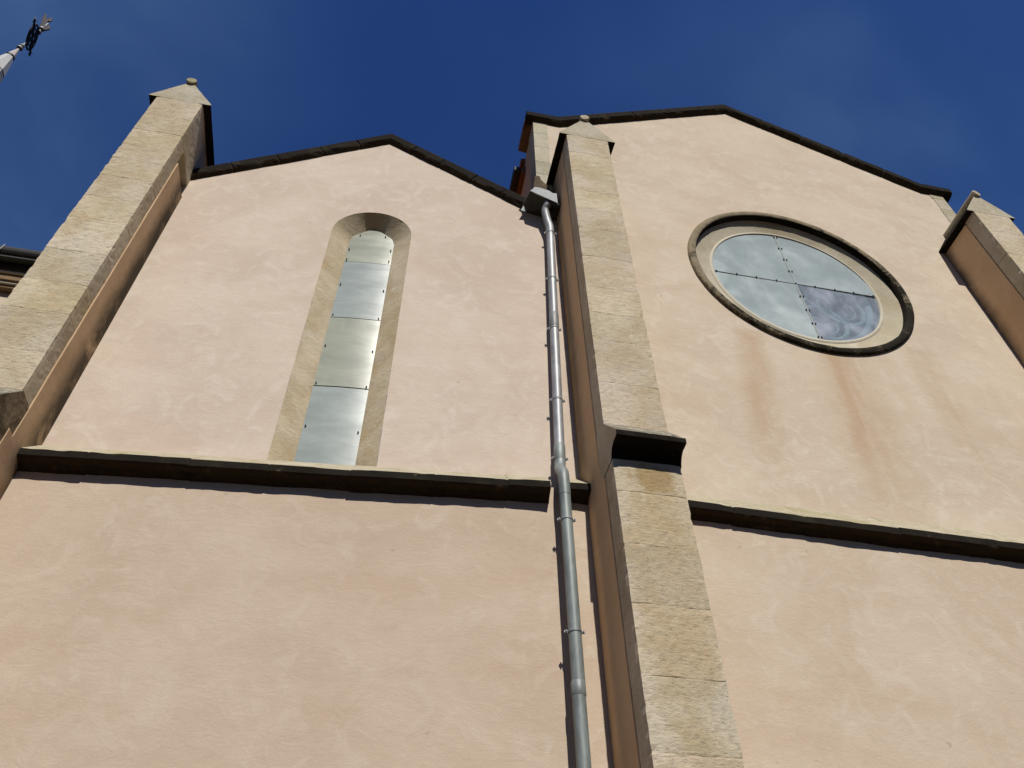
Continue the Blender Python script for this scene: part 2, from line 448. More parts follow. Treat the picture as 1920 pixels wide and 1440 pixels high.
# ------------------------------------------------------------------ ground
def ground():
    m, g, b = new_mat('gravel', .95, .1)
    p = g.pos(); n = g.noise(p, 2, 8, .7); n2 = g.noise(p, 60, 3, .7)
    g.put(b.inputs['Base Color'], g.mix(g.math('MULTIPLY', g.math('ADD', n, n2), .5), (.022, .015, .009), (.05, .034, .020)))
    g.put(b.inputs['Normal'], g.bump(n2, .5, .02))
    mb = MB(); mb.poly([(-400, -400, 0), (400, -400, 0), (400, 400, 0), (-400, 400, 0)])
    o = mb.build('ground', m); tag(o, 'dark gravel ground around the church', None, None, 'structure')


ground()


# ------------------------------------------------------------------ left gabled bay
def left_bay():
    T = thing('gabled_bay', PL(-.57, 0, 0), 'lower pink rendered gable with a tall narrow arched window', 'church bay', 'rendered gabled bays of the church')
    UL, UR = -3.25, 1.80
    WC = -.568                                         # window axis
    hw, zs = .468, 9.775                               # outer opening
    arch = [(WC+hw*math.cos(a), zs+.455*math.sin(a)) for a in [math.pi*i/32 for i in range(33)]]
    hole = [(WC-hw, 5.80)] + [(WC+hw, 5.80)] + arch
    apex = (-.577, 12.20); le = (-2.92, 10.73); re = (1.27, 10.80)
    sl = (apex[1]-le[1])/(apex[0]-le[0]); sr = (re[1]-apex[1])/(re[0]-apex[0])
    out = [(UL, 5.75), (UR, 5.75), (UR, 10.45), (re[0], re[1]-.06), (apex[0], apex[1]-.06), (le[0], le[1]-.06), (UL, le[1]-.27)]
    # opening must not touch the outline: keep it just above the bottom edge
    wall_sheet('upper_wall', out, [[(a, max(z, 5.80)) for a, z in hole]], PL, 0, 'plaster_l_up', T)
    wall_sheet('lower_wall', [(UL, -.1), (UR, -.1), (UR, 5.93), (UL, 5.93)], [], PL, -.14, 'plaster_l_lo', T)
    # string course, notched for the downpipe
    prof = [(.03, .30), (-.268, .004), (-.272, -.066), (-.255, -.078), (-.205, -.088), (-.165, -.115), (-.13, -.135)]
    mm = [0, 1, 2, 2, 2, 2]
    S1 = holder('string_course', T)
    for k, (a, b) in enumerate(((-3.15, 1.375), (1.525, 1.80))):
        mb = MB()
        sweep(PL, frange(a, b, .035), prof, lambda u: 5.884 + .006*nz((u, 0, 0), .9, 3), mm, mb,
              joints=[j for j in (-2.35, -1.55, -.93, -.28, .42, 1.02) if a < j < b], amp=.008, chip=.022, seed=2.0+k)
        mb.build('course_stone', ['mossy', 'crust', 'crust_brown'], S1)
    # gable coping
    mb = MB()
    def cop(p0, p1, joints, seed):
        n = max(2, int(math.hypot(p1[0]-p0[0], p1[1]-p0[1])/.04)); L = math.hypot(p1[0]-p0[0], p1[1]-p0[1])
        d = ((p1[0]-p0[0])/L, (p1[1]-p0[1])/L); q = (-d[1], d[0])
        prof = [(.55, .10), (-.05, .03), (-.068, -.005), (-.064, -.105), (-.045, -.125), (-.015, -.150), (.06, -.158)]
        rings = []
        ts = sorted(set([i/n*L for i in range(n+1)] + [j+e for j in joints for e in (-.004, .004)]))
        for t in ts:
            near = any(abs(t-j) < .006 for j in joints); ring = []
            for k, (v, h) in enumerate(prof):
                a = .006*nz((t, k*.3, seed), 3.3) + .004*nz((t, k*.3, seed), 13)
                so = .006*nz((sum(1 for j in joints if j < t)*3.7, seed*2.3, 1), 1.0)
                h2 = h + (0 if k == 0 else a+so*1.6); v2 = v + a + so + (.012 if near and 0 < k < 6 else 0)
                ring.append(mb.vert(PL(p0[0]+d[0]*t+q[0]*h2, v2, p0[1]+d[1]*t+q[1]*h2)))
            rings.append(ring)
        for A, B in zip(rings, rings[1:]):
            for k in range(len(prof)-1): mb.face((A[k], B[k], B[k+1], A[k+1]), 0 if k < 3 else 1)
        mb.face(rings[0], 0); mb.face(rings[-1][::-1], 0)
    cop((le[0]-.06, le[1]-.06*sl+.02), (apex[0], apex[1]+.02), (.55, 1.15, 1.75, 2.3), 1.0)
    cop((apex[0], apex[1]+.02), (re[0]+.06, re[1]+.06*sr+.02), (.5, 1.0, 1.55, 2.05), 2.0)
    mb.build('gable_coping', ['crust', 'crust_brown'], T)
    # roof and side wall behind the gable
    mb = MB()
    for a, b in ((le, apex), (apex, re)):
        lo = [(a[0], a[1]-.04), (b[0], b[1]-.04), (b[0], b[1]-.14), (a[0], a[1]-.14)]
        mb.prism([PL(u, .30, z) for u, z in lo], [PL(u, 4.2, z) for u, z in lo])
    mb.build('roof', 'tile', T)
    mb = MB(); mb.prism([PL(-3.2, .14, 0), PL(-3.2, .14, 10.4), PL(-3.0, .14, 10.5), PL(-3.0, .14, 0)], [PL(-3.2, 4.0, 0), PL(-3.2, 4.0, 10.4), PL(-3.0, 4.0, 10.5), PL(-3.0, 4.0, 0)])
    mb.build('side_wall', 'plaster_side', T)
    # lancet window
    Wn = holder('lancet_window', T)
    GV = .175; gw_, gz0 = .262, 9.80
    def head(q): return .190*math.sqrt(max(0, 1-min(1, q)**3)) + .092*max(0, 1-q/.66)
    def inner(n):
        pts = []
        for i in range(n+1):                            # slightly pointed arch
            a = math.pi*i/n; x = math.cos(a); z = math.sin(a)
            pts.append((WC-.006+gw_*x, gz0+head(abs(x))))
        return pts
    nI = 32; IN = inner(nI)
    OUT = arch
    mb = MB()
    rows = 5
    def jamb(side):
        zs_ = frange(5.83, 9.775, .06); ring = []
        for z in zs_:
            row = []
            for k in range(rows+1):
                t = k/rows; u0 = WC+side*hw; u1 = WC-.006+side*gw_
                p = PL(u0+(u1-u0)*t, GV*t*1.0+.001, z+(t*.025 if z > 9.7 else 0))
                d = .007*fbm(p, 5, 2.0)+.004*nz(p, 30)
                row.append(mb.vert(p + Vector((side*d, d, 0))))
            ring.append(row)
        for A, B in zip(ring, ring[1:]):
            for k in range(rows): mb.face((A[k], A[k+1], B[k+1], B[k]))
        return ring[-1]
    rj = jamb(1); lj = jamb(-1)
    prev = rj
    for i in range(1, nI+1):
        if i == nI: row = lj
        else:
            row = []
            for k in range(rows+1):
                t = k/rows; a = OUT[i]; b = IN[i]
                p = PL(a[0]+(b[0]-a[0])*t, GV*t+.001, a[1]+(b[1]-a[1])*t)
                d = .006*fbm(p, 5, 2.0); row.append(mb.vert(p+Vector((0, d, d))))
        for k in range(rows): mb.face((prev[k], prev[k+1], row[k+1], row[k]))
        prev = row
    # return behind the sheet edge, so the splay closes onto the glazing
    mb.build('splayed_reveal', 'splay', Wn, smooth=True)
    # sloping sill stone between the jambs, behind the course
    mb = MB(); mb.prism([PL(WC-hw, .02, 5.75), PL(WC+hw, .02, 5.75), PL(WC+hw, .02, 6.06), PL(WC-hw, .02, 6.06)], [PL(WC-hw, .25, 5.75), PL(WC+hw, .25, 5.75), PL(WC+hw, .25, 6.10), PL(WC-hw, .25, 6.10)])
    mb.build('sill', 'splay', Wn)
    # four overlapping sheets
    jz = [5.98, 7.275, 8.340, 9.390]
    bars = [('sheet_a', .000, 1.1), ('sheet_b', -.006, .2), ('sheet_a', -.001, 1.4), ('sheet_b', -.008, -.6)]
    for k in range(4):
        z0 = jz[k]-.004; z1 = jz[k+1]+.006 if k < 3 else None
        mb = MB(); ctr = WC-.006; w = gw_+.006; mname, vo, tl = bars[k]
        nx, nzr = 18, 10
        def top(x):
            if k < 3: return z1
            q = max(-1, min(1, (x-ctr)/w)); return gz0 + .006 + head(abs(q))
        G_ = []
        for f_ in (0, .004):
            rows_ = []
            for i in range(nx+1):
                x = ctr-w+2*w*i/nx; q = (x-ctr)/w
                rows_.append([mb.vert(PL(x, GV-.018+vo*.2+f_+.0022*k - .0075*(1-q*q)+math.tan(R(tl))*(z0+(top(x)-z0)*m/nzr-(z0+.55))*.5, z0+(top(x)-z0)*m/nzr)) for m in range(nzr+1)])
            G_.append(rows_)
            for i in range(nx):
                for m in range(nzr): mb.face((rows_[i][m], rows_[i+1][m], rows_[i+1][m+1], rows_[i][m+1]))
        for i in range(nx):
            for m in (0, nzr): mb.poly([mb.v[G_[0][i][m]], mb.v[G_[0][i+1][m]], mb.v[G_[1][i+1][m]], mb.v[G_[1][i][m]]])
        o = mb.build('pane', mname, Wn, smooth=True)
    bolts = [(649, 490), ]
    zb = [(-1, 6.02), (1, 6.02), (-1, 6.72), (1, 6.68), (-1, 7.30), (1, 7.29), (-1, 7.86), (1, 7.82), (-1, 8.37), (1, 8.36), (-1, 8.92), (1, 8.86), (-1, 9.41), (1, 9.44), (-1, 9.62), (1, 9.66), (-.62, 9.93), (.62, 9.94)]
    src = None
    for sd, z in zb:
        if src is None:
            mb = MB(); mb.tube([(0, .012, 0), (0, -.006, 0)], [.008, .006], 8)
            src = mb.build('bolt', 'bolt', None); src.parent = Wn; o = src
        else: o = src.copy(); COL.objects.link(o)
        o.location = PL(WC-.006+sd*(gw_-.018), GV-.030, z) - ORIGIN[Wn.name]
    # masonry stub and lead flashing in the valley beside the taller bay
    pts = [(1.37, 10.80), (1.39, 11.05), (1.425, 11.43), (1.50, 11.44), (1.515, 11.33), (1.575, 11.25), (1.60, 11.18), (1.69, 11.02), (1.69, 10.6), (1.37, 10.6)]
    mb = MB(); mb.prism([(x, 5.205, z) for x, z in pts], [(x, 5.75, z) for x, z in pts])
    mb.build('valley_mortar', 'mortar', T, bevel=.02)
    return T


left_bay()


# ------------------------------------------------------------------ right gabled bay
def right_bay():
    T = thing('gabled_bay', (4.95, RY, 0), 'taller cream rendered gable with the round window and rust streaks below it', 'church bay', 'rendered gabled bays of the church')
    X0, X1 = 1.464, 8.339
    ox, oz = 4.914, 10.047
    circ = lambda r, n=96: [(ox+r*math.cos(2*math.pi*i/n), oz+r*math.sin(2*math.pi*i/n)) for i in range(n)]
    zk = 13.29; ap = (4.92, 15.02); k1 = 1.86; k2 = 7.98
    out = [(X0, 5.70), (X1, 5.70), (X1, zk-.04), (k2, zk-.04), (ap[0], ap[1]-.04), (k1, zk-.04), (X0, zk-.04)]
    wall_sheet('upper_wall', out, [circ(1.455)], PR, 0, 'plaster_r_up', T)
    wall_sheet('lower_wall', [(1.5, -.1), (8.45, -.1), (8.45, 5.87), (1.5, 5.87)], [], PR, -.165, 'plaster_r_lo', T)
    # string course
    prof = [(.03, .345), (-.266, .004), (-.2715, -.070), (-.255, -.082), (-.215, -.092), (-.185, -.115), (-.155, -.14)]
    S1 = holder('string_course', T)
    for a, b, sd in ((1.9, 7.8, 10.0), (7.9, 8.45, 12.0)):
        mb = MB(); js = [2.95, 3.62, 4.5, 5.35, 6.2, 7.05]
        sweep(PR, frange(a, b, .035), prof, lambda u: 5.852-.0155*(u-2.577) + .006*nz((u, 0, 0), .8, 8), [0, 1, 2, 2, 2, 2], mb, joints=[j for j in js if a < j < b], amp=.008, chip=.018, seed=sd)
        mb.build('course_stone', ['mossy', 'crust', 'crust_brown'], S1)
    # corner quoins
    for xa, xb, nm, sd in ((X0-.004, X0+.216, 'corner_pilaster', 3.0), (X1-.216, X1+.004, 'corner_pilaster', 6.0)):
        mb = MB(); z = 10.72; rnd = random.Random(int(sd*10))
        while z < zk-.05:
            z2 = min(z+rnd.choice((.33, .36, .42, .45)), zk-.03); tn = rnd.uniform(.88, 1.08); tt = (tn, tn*rnd.uniform(.97, 1.02), tn*rnd.uniform(.93, 1.02))
            ext = rnd.uniform(-.012, .03)
            x_a = xa - (ext if sd > 5 else 0); x_b = xb + (ext if sd < 5 else 0)
            if sd < 5 and xb > 1.6: x_b = xb+rnd.uniform(-.004, .004)
            p = [(x_a, RY-.010), (x_b, RY-.010), (x_b, RY+.3), (x_a, RY+.3)]
            ia = [mb.vert((x, y, z+.002), tt) for x, y in p]; ib = [mb.vert((x, y, z2-.002), tt) for x, y in p]
            for i in range(4): mb.face((ia[i], ia[(i+1) % 4], ib[(i+1) % 4], ib[i]))
            mb.face(ia[::-1]); mb.face(ib); z = z2
        mb.build(nm, 'stone_grey', T, bevel=.003)
    # coping with level kneelers; returns along the side at the left
    mb = MB()
    def ring_at(x, z, q, t, seed, joint=False):
        prof = [(.60, .06), (-.07, .055), (-.085, .02), (-.082, -.085), (-.058, -.108), (-.02, -.135), (.06, -.145)]
        out = []
        for k, (v, h) in enumerate(prof):
            a = .007*nz((t, k*.3, seed), 3.3)+.005*nz((t, k*.3, seed), 12)
            out.append(mb.vert(PR(x+q[0]*(h+a*(k > 0)), v+a+(.012 if joint and 0 < k < 6 else 0), z+q[1]*(h+a*(k > 0)))))
        return out
    path = [(1.353, zk+.03), (k1, zk+.03), (ap[0], ap[1]+.03), (k2, zk+.03), (8.50, zk+.03)]
    rings = []; t = 0
    for i in range(4):
        a, b = path[i], path[i+1]; L = math.hypot(b[0]-a[0], b[1]-a[1]); d = ((b[0]-a[0])/L, (b[1]-a[1])/L)
        n = max(2, int(L/.05)); js = [j*.72 for j in range(1, 6)] if L > 1 else []
        ss = sorted(set([k/n*L for k in range(n+1)]+[j+e for j in js if j < L-.05 for e in (-.004, .004)]))
        for s_ in ss:
            if i and s_ == 0: continue
            q = (-d[1], d[0])
            if s_ == L and i < 3:
                c = path[i+2]; L2 = math.hypot(c[0]-b[0], c[1]-b[1]); q2 = (-(c[1]-b[1])/L2, (c[0]-b[0])/L2)
                qq = Vector((q[0]+q2[0], q[1]+q2[1])); q = tuple(qq/ (qq.length_squared/2))
            rings.append(ring_at(a[0]+d[0]*s_, a[1]+d[1]*s_, q, t+s_, 4.0, any(abs(s_-j) < .006 for j in js)))
        t += L
    for A, B in zip(rings, rings[1:]):
        for k in range(6): mb.face((A[k], B[k], B[k+1], A[k+1]), 0 if k < 3 else 1)
    mb.face(rings[0], 0); mb.face(rings[-1][::-1], 0)
    mb.build('gable_coping', ['crust', 'crust_brown'], T)
    # left side: kneeler return, eave and wall
    mb = MB(); mb.prism([(1.345, RY+.055, 13.225), (1.345, RY+.055, 13.355), (1.50, RY+.055, 13.355), (1.50, RY+.055, 13.185)], [(1.345, 5.80, 13.225), (1.345, 5.80, 13.355), (1.50, 5.80, 13.355), (1.50, 5.80, 13.185)])
    mb.build('kneeler_return', 'soffit', T, bevel=.006)
    mb = MB(); mb.box((1.285, 5.87, 12.735), (1.395, 12.0, 12.86)); mb.build('eave_gutter', 'dark_metal', T, bevel=.02)
    mb = MB(); mb.prism([(1.395, 5.89, 12.70), (1.395, 5.89, 12.83), (1.50, 5.89, 13.0), (1.50, 5.89, 12.74)], [(1.395, 12, 12.70), (1.395, 12, 12.83), (1.50, 12, 13.0), (1.50, 12, 12.74)])
    mb.build('eave_board', 'orange_wood', T)
    mb = MB(); mb.box((X0+.004, RY+.13, 0), (X0+.15, 12, 13.15)); mb.build('side_wall', 'plaster_side', T)
    mb = MB(); mb.box((X1-.15, RY+.13, 0), (X1-.004, 12, 13.15)); mb.build('side_wall', 'plaster_side', T)
    mb = MB()
    for a, b in (((1.40, zk-.1), ap), (ap, (8.4, zk-.1))):
        lo = [(a[0], a[1]-.03), (b[0], b[1]-.03), (b[0], b[1]-.15), (a[0], a[1]-.15)]
        mb.prism([PR(x, .62, z) for x, z in lo], [PR(x, 6.7, z) for x, z in lo])
    mb.build('roof', 'tile', T)
    # round window
    Wn = holder('round_window', T)
    n = 120
    def lathe(name, prof, mat, mats_of=None, amp=0.0, smooth=True):
        mb = MB(); rings = []
        for i in range(n):
            a = 2*math.pi*i/n
            ring = []
            for k, (r, v) in enumerate(prof):
                d = amp*(nz((math.cos(a)*2, math.sin(a)*2, k*.4), 2.2, 5)+.6*nz((math.cos(a)*2, math.sin(a)*2, k*.4), 8, 2))
                ring.append(mb.vert(PR(ox+(r+d)*math.cos(a), v+d*.5, oz+(r+d)*math.sin(a))))
            rings.append(ring)
        for i in range(n):
            A, B = rings[i], rings[(i+1) % n]
            for k in range(len(prof)-1): mb.face((A[k], B[k], B[k+1], A[k+1]), mats_of[k] if mats_of else 0)
        return mb.build(name, mat, Wn, smooth=smooth)
    lathe('hood_ring', [(1.505, .012), (1.502, -.030), (1.490, -.041), (1.455, -.046), (1.418, -.042), (1.405, -.032), (1.398, .052)], ['ring', 'crust'], [0, 0, 0, 0, 0, 1], .007)
    lathe('splayed_reveal', [(1.402, .050), (1.374, .056), (1.366, .061), (1.178, .101), (1.168, .105)], 'splay_round', None, .003)
    lathe('rim', [(1.173, .099), (1.153, .090), (1.134, .090), (1.128, .12)], 'cream', None, .001)
    GV = .105
    def sector(a0, a1, name, mat, label=None, tilt=0):
        mb = MB(); pts = [(0, 0)] + [(1.134*math.cos(a0+(a1-a0)*i/24), 1.134*math.sin(a0+(a1-a0)*i/24)) for i in range(25)]
        mb.prism([PR(ox+x, GV+tilt*x, oz+z+.012) for x, z in pts], [PR(ox+x, GV+.006+tilt*x, oz+z+.012) for x, z in pts])
        o = mb.build(name, mat, Wn)
        if label: o['label'] = label
    sector(math.pi/2, math.pi, 'pane', 'milky', None, .006); sector(0, math.pi/2, 'pane', 'milky', None, -.004)
    sector(math.pi, 1.5*math.pi, 'pane', 'milky', None, -.003); sector(1.5*math.pi, 2*math.pi, 'pane', 'milky_blue', 'clearer bluish quarter pane with tracery showing through', .01)
    mb = MB(); mb.box((ox-.012, RY+GV-.005, oz-1.12), (ox+.012, RY+GV-.001, oz+1.13)); mb.build('glazing_bar', 'bar', Wn, bevel=.003)
    mb = MB(); mb.box((ox-1.13, RY+GV-.006, oz+.002), (ox+1.13, RY+GV-.002, oz+.020)); mb.build('glazing_bar', 'bar', Wn, bevel=.003)
    src = None
    def bolt(x, z):
        nonlocal src
        if src is None:
            mb = MB(); mb.tube([(0, .008, 0), (0, -.006, 0)], [.012, .009], 8); src = mb.build('bolt', 'bolt', None); src.parent = Wn; o = src
        else: o = src.copy(); COL.objects.link(o)
        o.location = PR(ox+x, GV-.010, oz+z) - ORIGIN[Wn.name]
    for x in (-1.10, -.82, -.55, -.27, 0, .27, .55, .82, 1.10): bolt(x, .010)
    for z in (1.09, .82, .55, .28, -.27, -.55, -.82, -1.08):
        bolt(-.020, z); bolt(.022, z)
    # leaded light and stone tracery behind the plates
    mb = MB(); pts = [(ox+1.30*math.cos(2*math.pi*i/64), oz+1.30*math.sin(2*math.pi*i/64)) for i in range(64)]
    mb.prism([PR(x, GV+.19, z) for x, z in pts], [PR(x, GV+.22, z) for x, z in pts]); mb.build('leaded_glass', 'leaded', Wn)
    mb = MB()
    def hoop(cx, cz, r, w=.035):
        p = [PR(ox+cx+r*math.cos(2*math.pi*i/40), GV+.13, oz+cz+r*math.sin(2*math.pi*i/40)) for i in range(41)]
        mb.tube(p, w, 8, 0, False)
    hoop(0, 0, .20, .03); hoop(0, 0, 1.06, .05)
    for i in range(8):
        a = math.pi/8+i*math.pi/4; hoop(.66*math.cos(a), .66*math.sin(a), .315); hoop(.66*math.cos(a), .66*math.sin(a), .20, .014)
        a = i*math.pi/4; mb.tube([PR(ox+.2*math.cos(a), GV+.13, oz+.2*math.sin(a)), PR(ox+1.05*math.cos(a), GV+.13, oz+1.05*math.sin(a))], .022, 8)
    mb.build('tracery', 'tracery', Wn, smooth=True)


right_bay()


# ------------------------------------------------------------------ buttresses
def buttress(x0, x1, F, label, joints_up, joints_lo, panel_mat, seed, panel_top, proud, gap, e=.094, zh=6.135):
    xc = (x0+x1)/2
    T = thing('buttress', (xc, F, 0), label, 'buttress', 'stepped stone buttresses of the church')
    ZC = 11.326; ret = .20

    def shaft(name, yf, zl, yb, top_plaster):
        """stone quoin front with worn arrises, laid in blocks"""
        mb = MB(); rnd = random.Random(int(seed*100)+len(zl))
        for bi in range(len(zl)-1):
            z0, z1 = zl[bi], zl[bi+1]
            k = rnd.uniform(.92, 1.06); tint = (k, k*rnd.uniform(.975, 1.0), k*rnd.uniform(.93, 1.0))
            back = yf+(ret if z0 < top_plaster-.1 else yb-yf)
            left = [(x0, back-(back-yf)*i/max(2, int((back-yf)/.05))) for i in range(max(2, int((back-yf)/.05))+1)]
            fr = [(x0, yf), (x0+.012, yf)] + [(x0+.012+(x1-x0-.024)*i/14, yf) for i in range(1, 14)] + [(x1-.012, yf), (x1, yf)]
            right = [(x1, y) for _, y in reversed(left)]
            per = left[:-1] + [(x0, yf+.012)] + fr + [(x1, yf+.012)] + right[1:]
            rows = [z0, z0+.010] + [z0+(z1-z0)*i/max(2, int((z1-z0)/.045)) for i in range(1, max(2, int((z1-z0)/.045)))] + [z1-.010, z1]
            grid = []
            for z in rows:
                row = []; ed = .0012+.005*max(0, nz((bi*3.3, z, seed), 2)) if z in (z0, z1) else 0
                for (x, y) in per:
                    nx = -1 if x <= x0+1e-6 else (1 if x >= x1-1e-6 else 0); ny = -1 if y <= yf+1e-6 else 0
                    p = Vector((x, y, z)); corner = (nx != 0 and y <= yf+.0121) or (ny != 0 and (x <= x0+.0121 or x >= x1-.0121))
                    d = .0045*fbm(p, 2.6, seed)+.0028*nz(p, 17, seed)+.0025*nz((p.x, p.y, p.z*3), 38, seed) - ed
                    if nx and not ny: d *= .6
                    if corner: d -= .003+max(0, nz(p, 5, seed+3)-.34)*.026+max(0, nz(p, 24, seed+5)-.24)*.016
                    row.append(mb.vert((x+nx*d, y+ny*d, z + (.008*nz((x*3, bi, seed), 2) if z in (z0, z1) and 0 < bi else 0)), tint))
                grid.append(row)
            for A, B in zip(grid, grid[1:]):
                for i in range(len(per)-1): mb.face((A[i], A[i+1], B[i+1], B[i]))
            mb.face(grid[-1]); mb.face(grid[0][::-1])
            for A, B in zip(grid, grid[1:]): mb.face((A[-1], A[0], B[0], B[-1]))
        return mb.build(name, 'stone', T, smooth=False)

    yb = F+1.25
    zu = [zh] + [z for z in joints_up if zh+.1 < z < ZC-.1] + [ZC]
    shaft('upper_shaft', F, zu, yb, panel_top)
    zl = [-.1] + joints_lo + [zh-.455]
    shaft('lower_shaft', F-e, zl, yb, 99)
    # rendered flanks between the quoins and the wall
    for nm, ya, z0, z1 in (('rendered_flank', F+ret+gap, zh-.30, panel_top), ('rendered_flank', F-e+ret+gap, -.1, zh-.30)):
        mb = MB()
        n = max(2, int((z1-z0)/.08)); 
        for sx, s in ((x0, -1), (x1, 1)):
            q = sx+s*proud; i_ = sx-s*.06
            A = []; 
            for k in range(n+1):
                z = z0+(z1-z0)*k/n; wv = .004*nz((sx, z, seed), 1.7)+.002*nz((sx, z, seed), 9)
                A.append([mb.vert((i_, ya+wv, z)), mb.vert((q-s*.004, ya+wv, z)), mb.vert((q, ya+.006+wv, z)), mb.vert((q, yb, z)), mb.vert((i_, yb, z))])
            for a, b in zip(A, A[1:]):
                for j in range(5): mb.face((a[j], a[(j+1) % 5], b[(j+1) % 5], b[j]))
            mb.face(A[0]); mb.face(A[-1][::-1])
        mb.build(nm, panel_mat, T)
    # weathered set-off: steep top, black fillet, hollow below
    yf = F-.262
    prof = [(F+ret, zh+.012), (F+.012, zh+.012), (yf+.012, zh-.292), (yf, zh-.306), (yf+.005, zh-.350), (yf+.035, zh-.358), (yf+.09, zh-.362), (yf+.135, zh-.385), (yf+.160, zh-.42), (yf+.178, zh-.455), (F-e+.02, zh-.465), (F+ret, zh-.465)]
    mb = MB(); rings = []
    xs = frange(x0-.004, x1+.006, .035)
    for x in xs:
        rr = []
        for k, (y, z) in enumerate(prof):
            a = .006*nz((x, k*.2, seed), 4)+.005*nz((x, k*.2, seed), 15)
            c = max(0, nz((x, k, seed), 7)-.2)*.03 if k in (2, 3, 4) else 0
            a = a if 1 < k < 10 else 0
            rr.append(mb.vert((x, y+a+c, z+a-(c if k == 2 else 0)*.6), (1, 1, 1)))
        rings.append(rr)
    mof = [0, 0, 1, 1, 1, 1, 1, 1, 1, 1, 1]
    for A, B in zip(rings, rings[1:]):
        for k in range(len(prof)-1): mb.face((A[k], A[k+1], B[k+1], B[k]), mof[k])
        mb.face((A[0], B[0], B[-1], A[-1]), 0)
    mb.face(rings[0], 2); mb.face(rings[-1], 3)
    mb.build('set_off_ledge', ['ledge_top', 'crust', 'stone', 'ledge_end'], T)
    # gabled capstone with a roll along the ridge
    ov = .095; hw = (x1-x0)/2+ov; ap = ZC+.50
    tri = [(-hw, ZC), (-hw+.006, ZC+.022), (-.045, ap-.02), (.045, ap-.02), (hw-.006, ZC+.022), (hw, ZC)]
    mb = MB(); rings = []
    ys = [F-.001]+frange(F+.05, F+1.35, .06)
    def crs(y, ins=0.0):
        rr = []
        pts = []
        for (a, b) in zip(tri, tri[1:]+tri[:1]):
            m_ = max(1, int(math.hypot(b[0]-a[0], b[1]-a[1])/.05))
            pts += [(a[0]+(b[0]-a[0])*i/m_, a[1]+(b[1]-a[1])*i/m_) for i in range(m_)]
        for px, pz in pts:
            d = .006*nz((px+xc, y, pz), 5, seed)+.003*nz((px+xc, y, pz), 21, seed)
            rr.append(mb.vert((xc+px*(1-ins)+d, y+(.5*d if y > F else 0), pz+(d*.6 if pz > ZC+.001 else 0)), (1, 1, 1)))
        return rr
    for y in ys: rings.append(crs(y))
    nn = len(rings[0]); 
    for A, B in zip(rings, rings[1:]):
        for i in range(nn): mb.face((A[i], A[(i+1) % nn], B[(i+1) % nn], B[i]), 1)
    mb.face(rings[0], 0); mb.face(rings[-1], 1)
    cap = mb.build('gabled_cap', ['stone_grey', 'crust'], T)
    mb = MB()
    pth = [(xc, F-.035, ap+.030)]+[(xc+.003*nz((0, y, seed), 3), y, ap+.030) for y in frange(F-.03, F+1.35, .08)]
    mb.tube(pth, [.057]+[.064+.003*nz((3, p[1], seed), 6) for p in pth[1:]], 20)
    mb.build('ridge_roll', 'mossy', cap, smooth=False)
    return T


lo_j = [z for z in (.15, .62, 1.10, 1.58, 2.05, 2.52, 3.0, 3.455, 3.921, 4.419, 4.893, 5.367)]
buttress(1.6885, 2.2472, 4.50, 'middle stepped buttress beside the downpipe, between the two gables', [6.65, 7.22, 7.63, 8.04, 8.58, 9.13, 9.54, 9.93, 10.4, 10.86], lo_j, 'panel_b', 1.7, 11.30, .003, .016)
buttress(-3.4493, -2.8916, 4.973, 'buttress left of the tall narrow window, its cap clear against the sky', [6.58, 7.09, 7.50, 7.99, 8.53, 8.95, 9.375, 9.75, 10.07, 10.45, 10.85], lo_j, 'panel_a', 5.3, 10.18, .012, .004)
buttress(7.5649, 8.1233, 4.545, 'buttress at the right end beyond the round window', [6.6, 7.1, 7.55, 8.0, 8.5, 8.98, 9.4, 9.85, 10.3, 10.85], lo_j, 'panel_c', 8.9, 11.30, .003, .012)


# ------------------------------------------------------------------ downpipe and rainwater head
def LO(x, o, z):      # world point standing o in front of the left wall at world x
    return Vector((x, LY-.084*x-o, z))


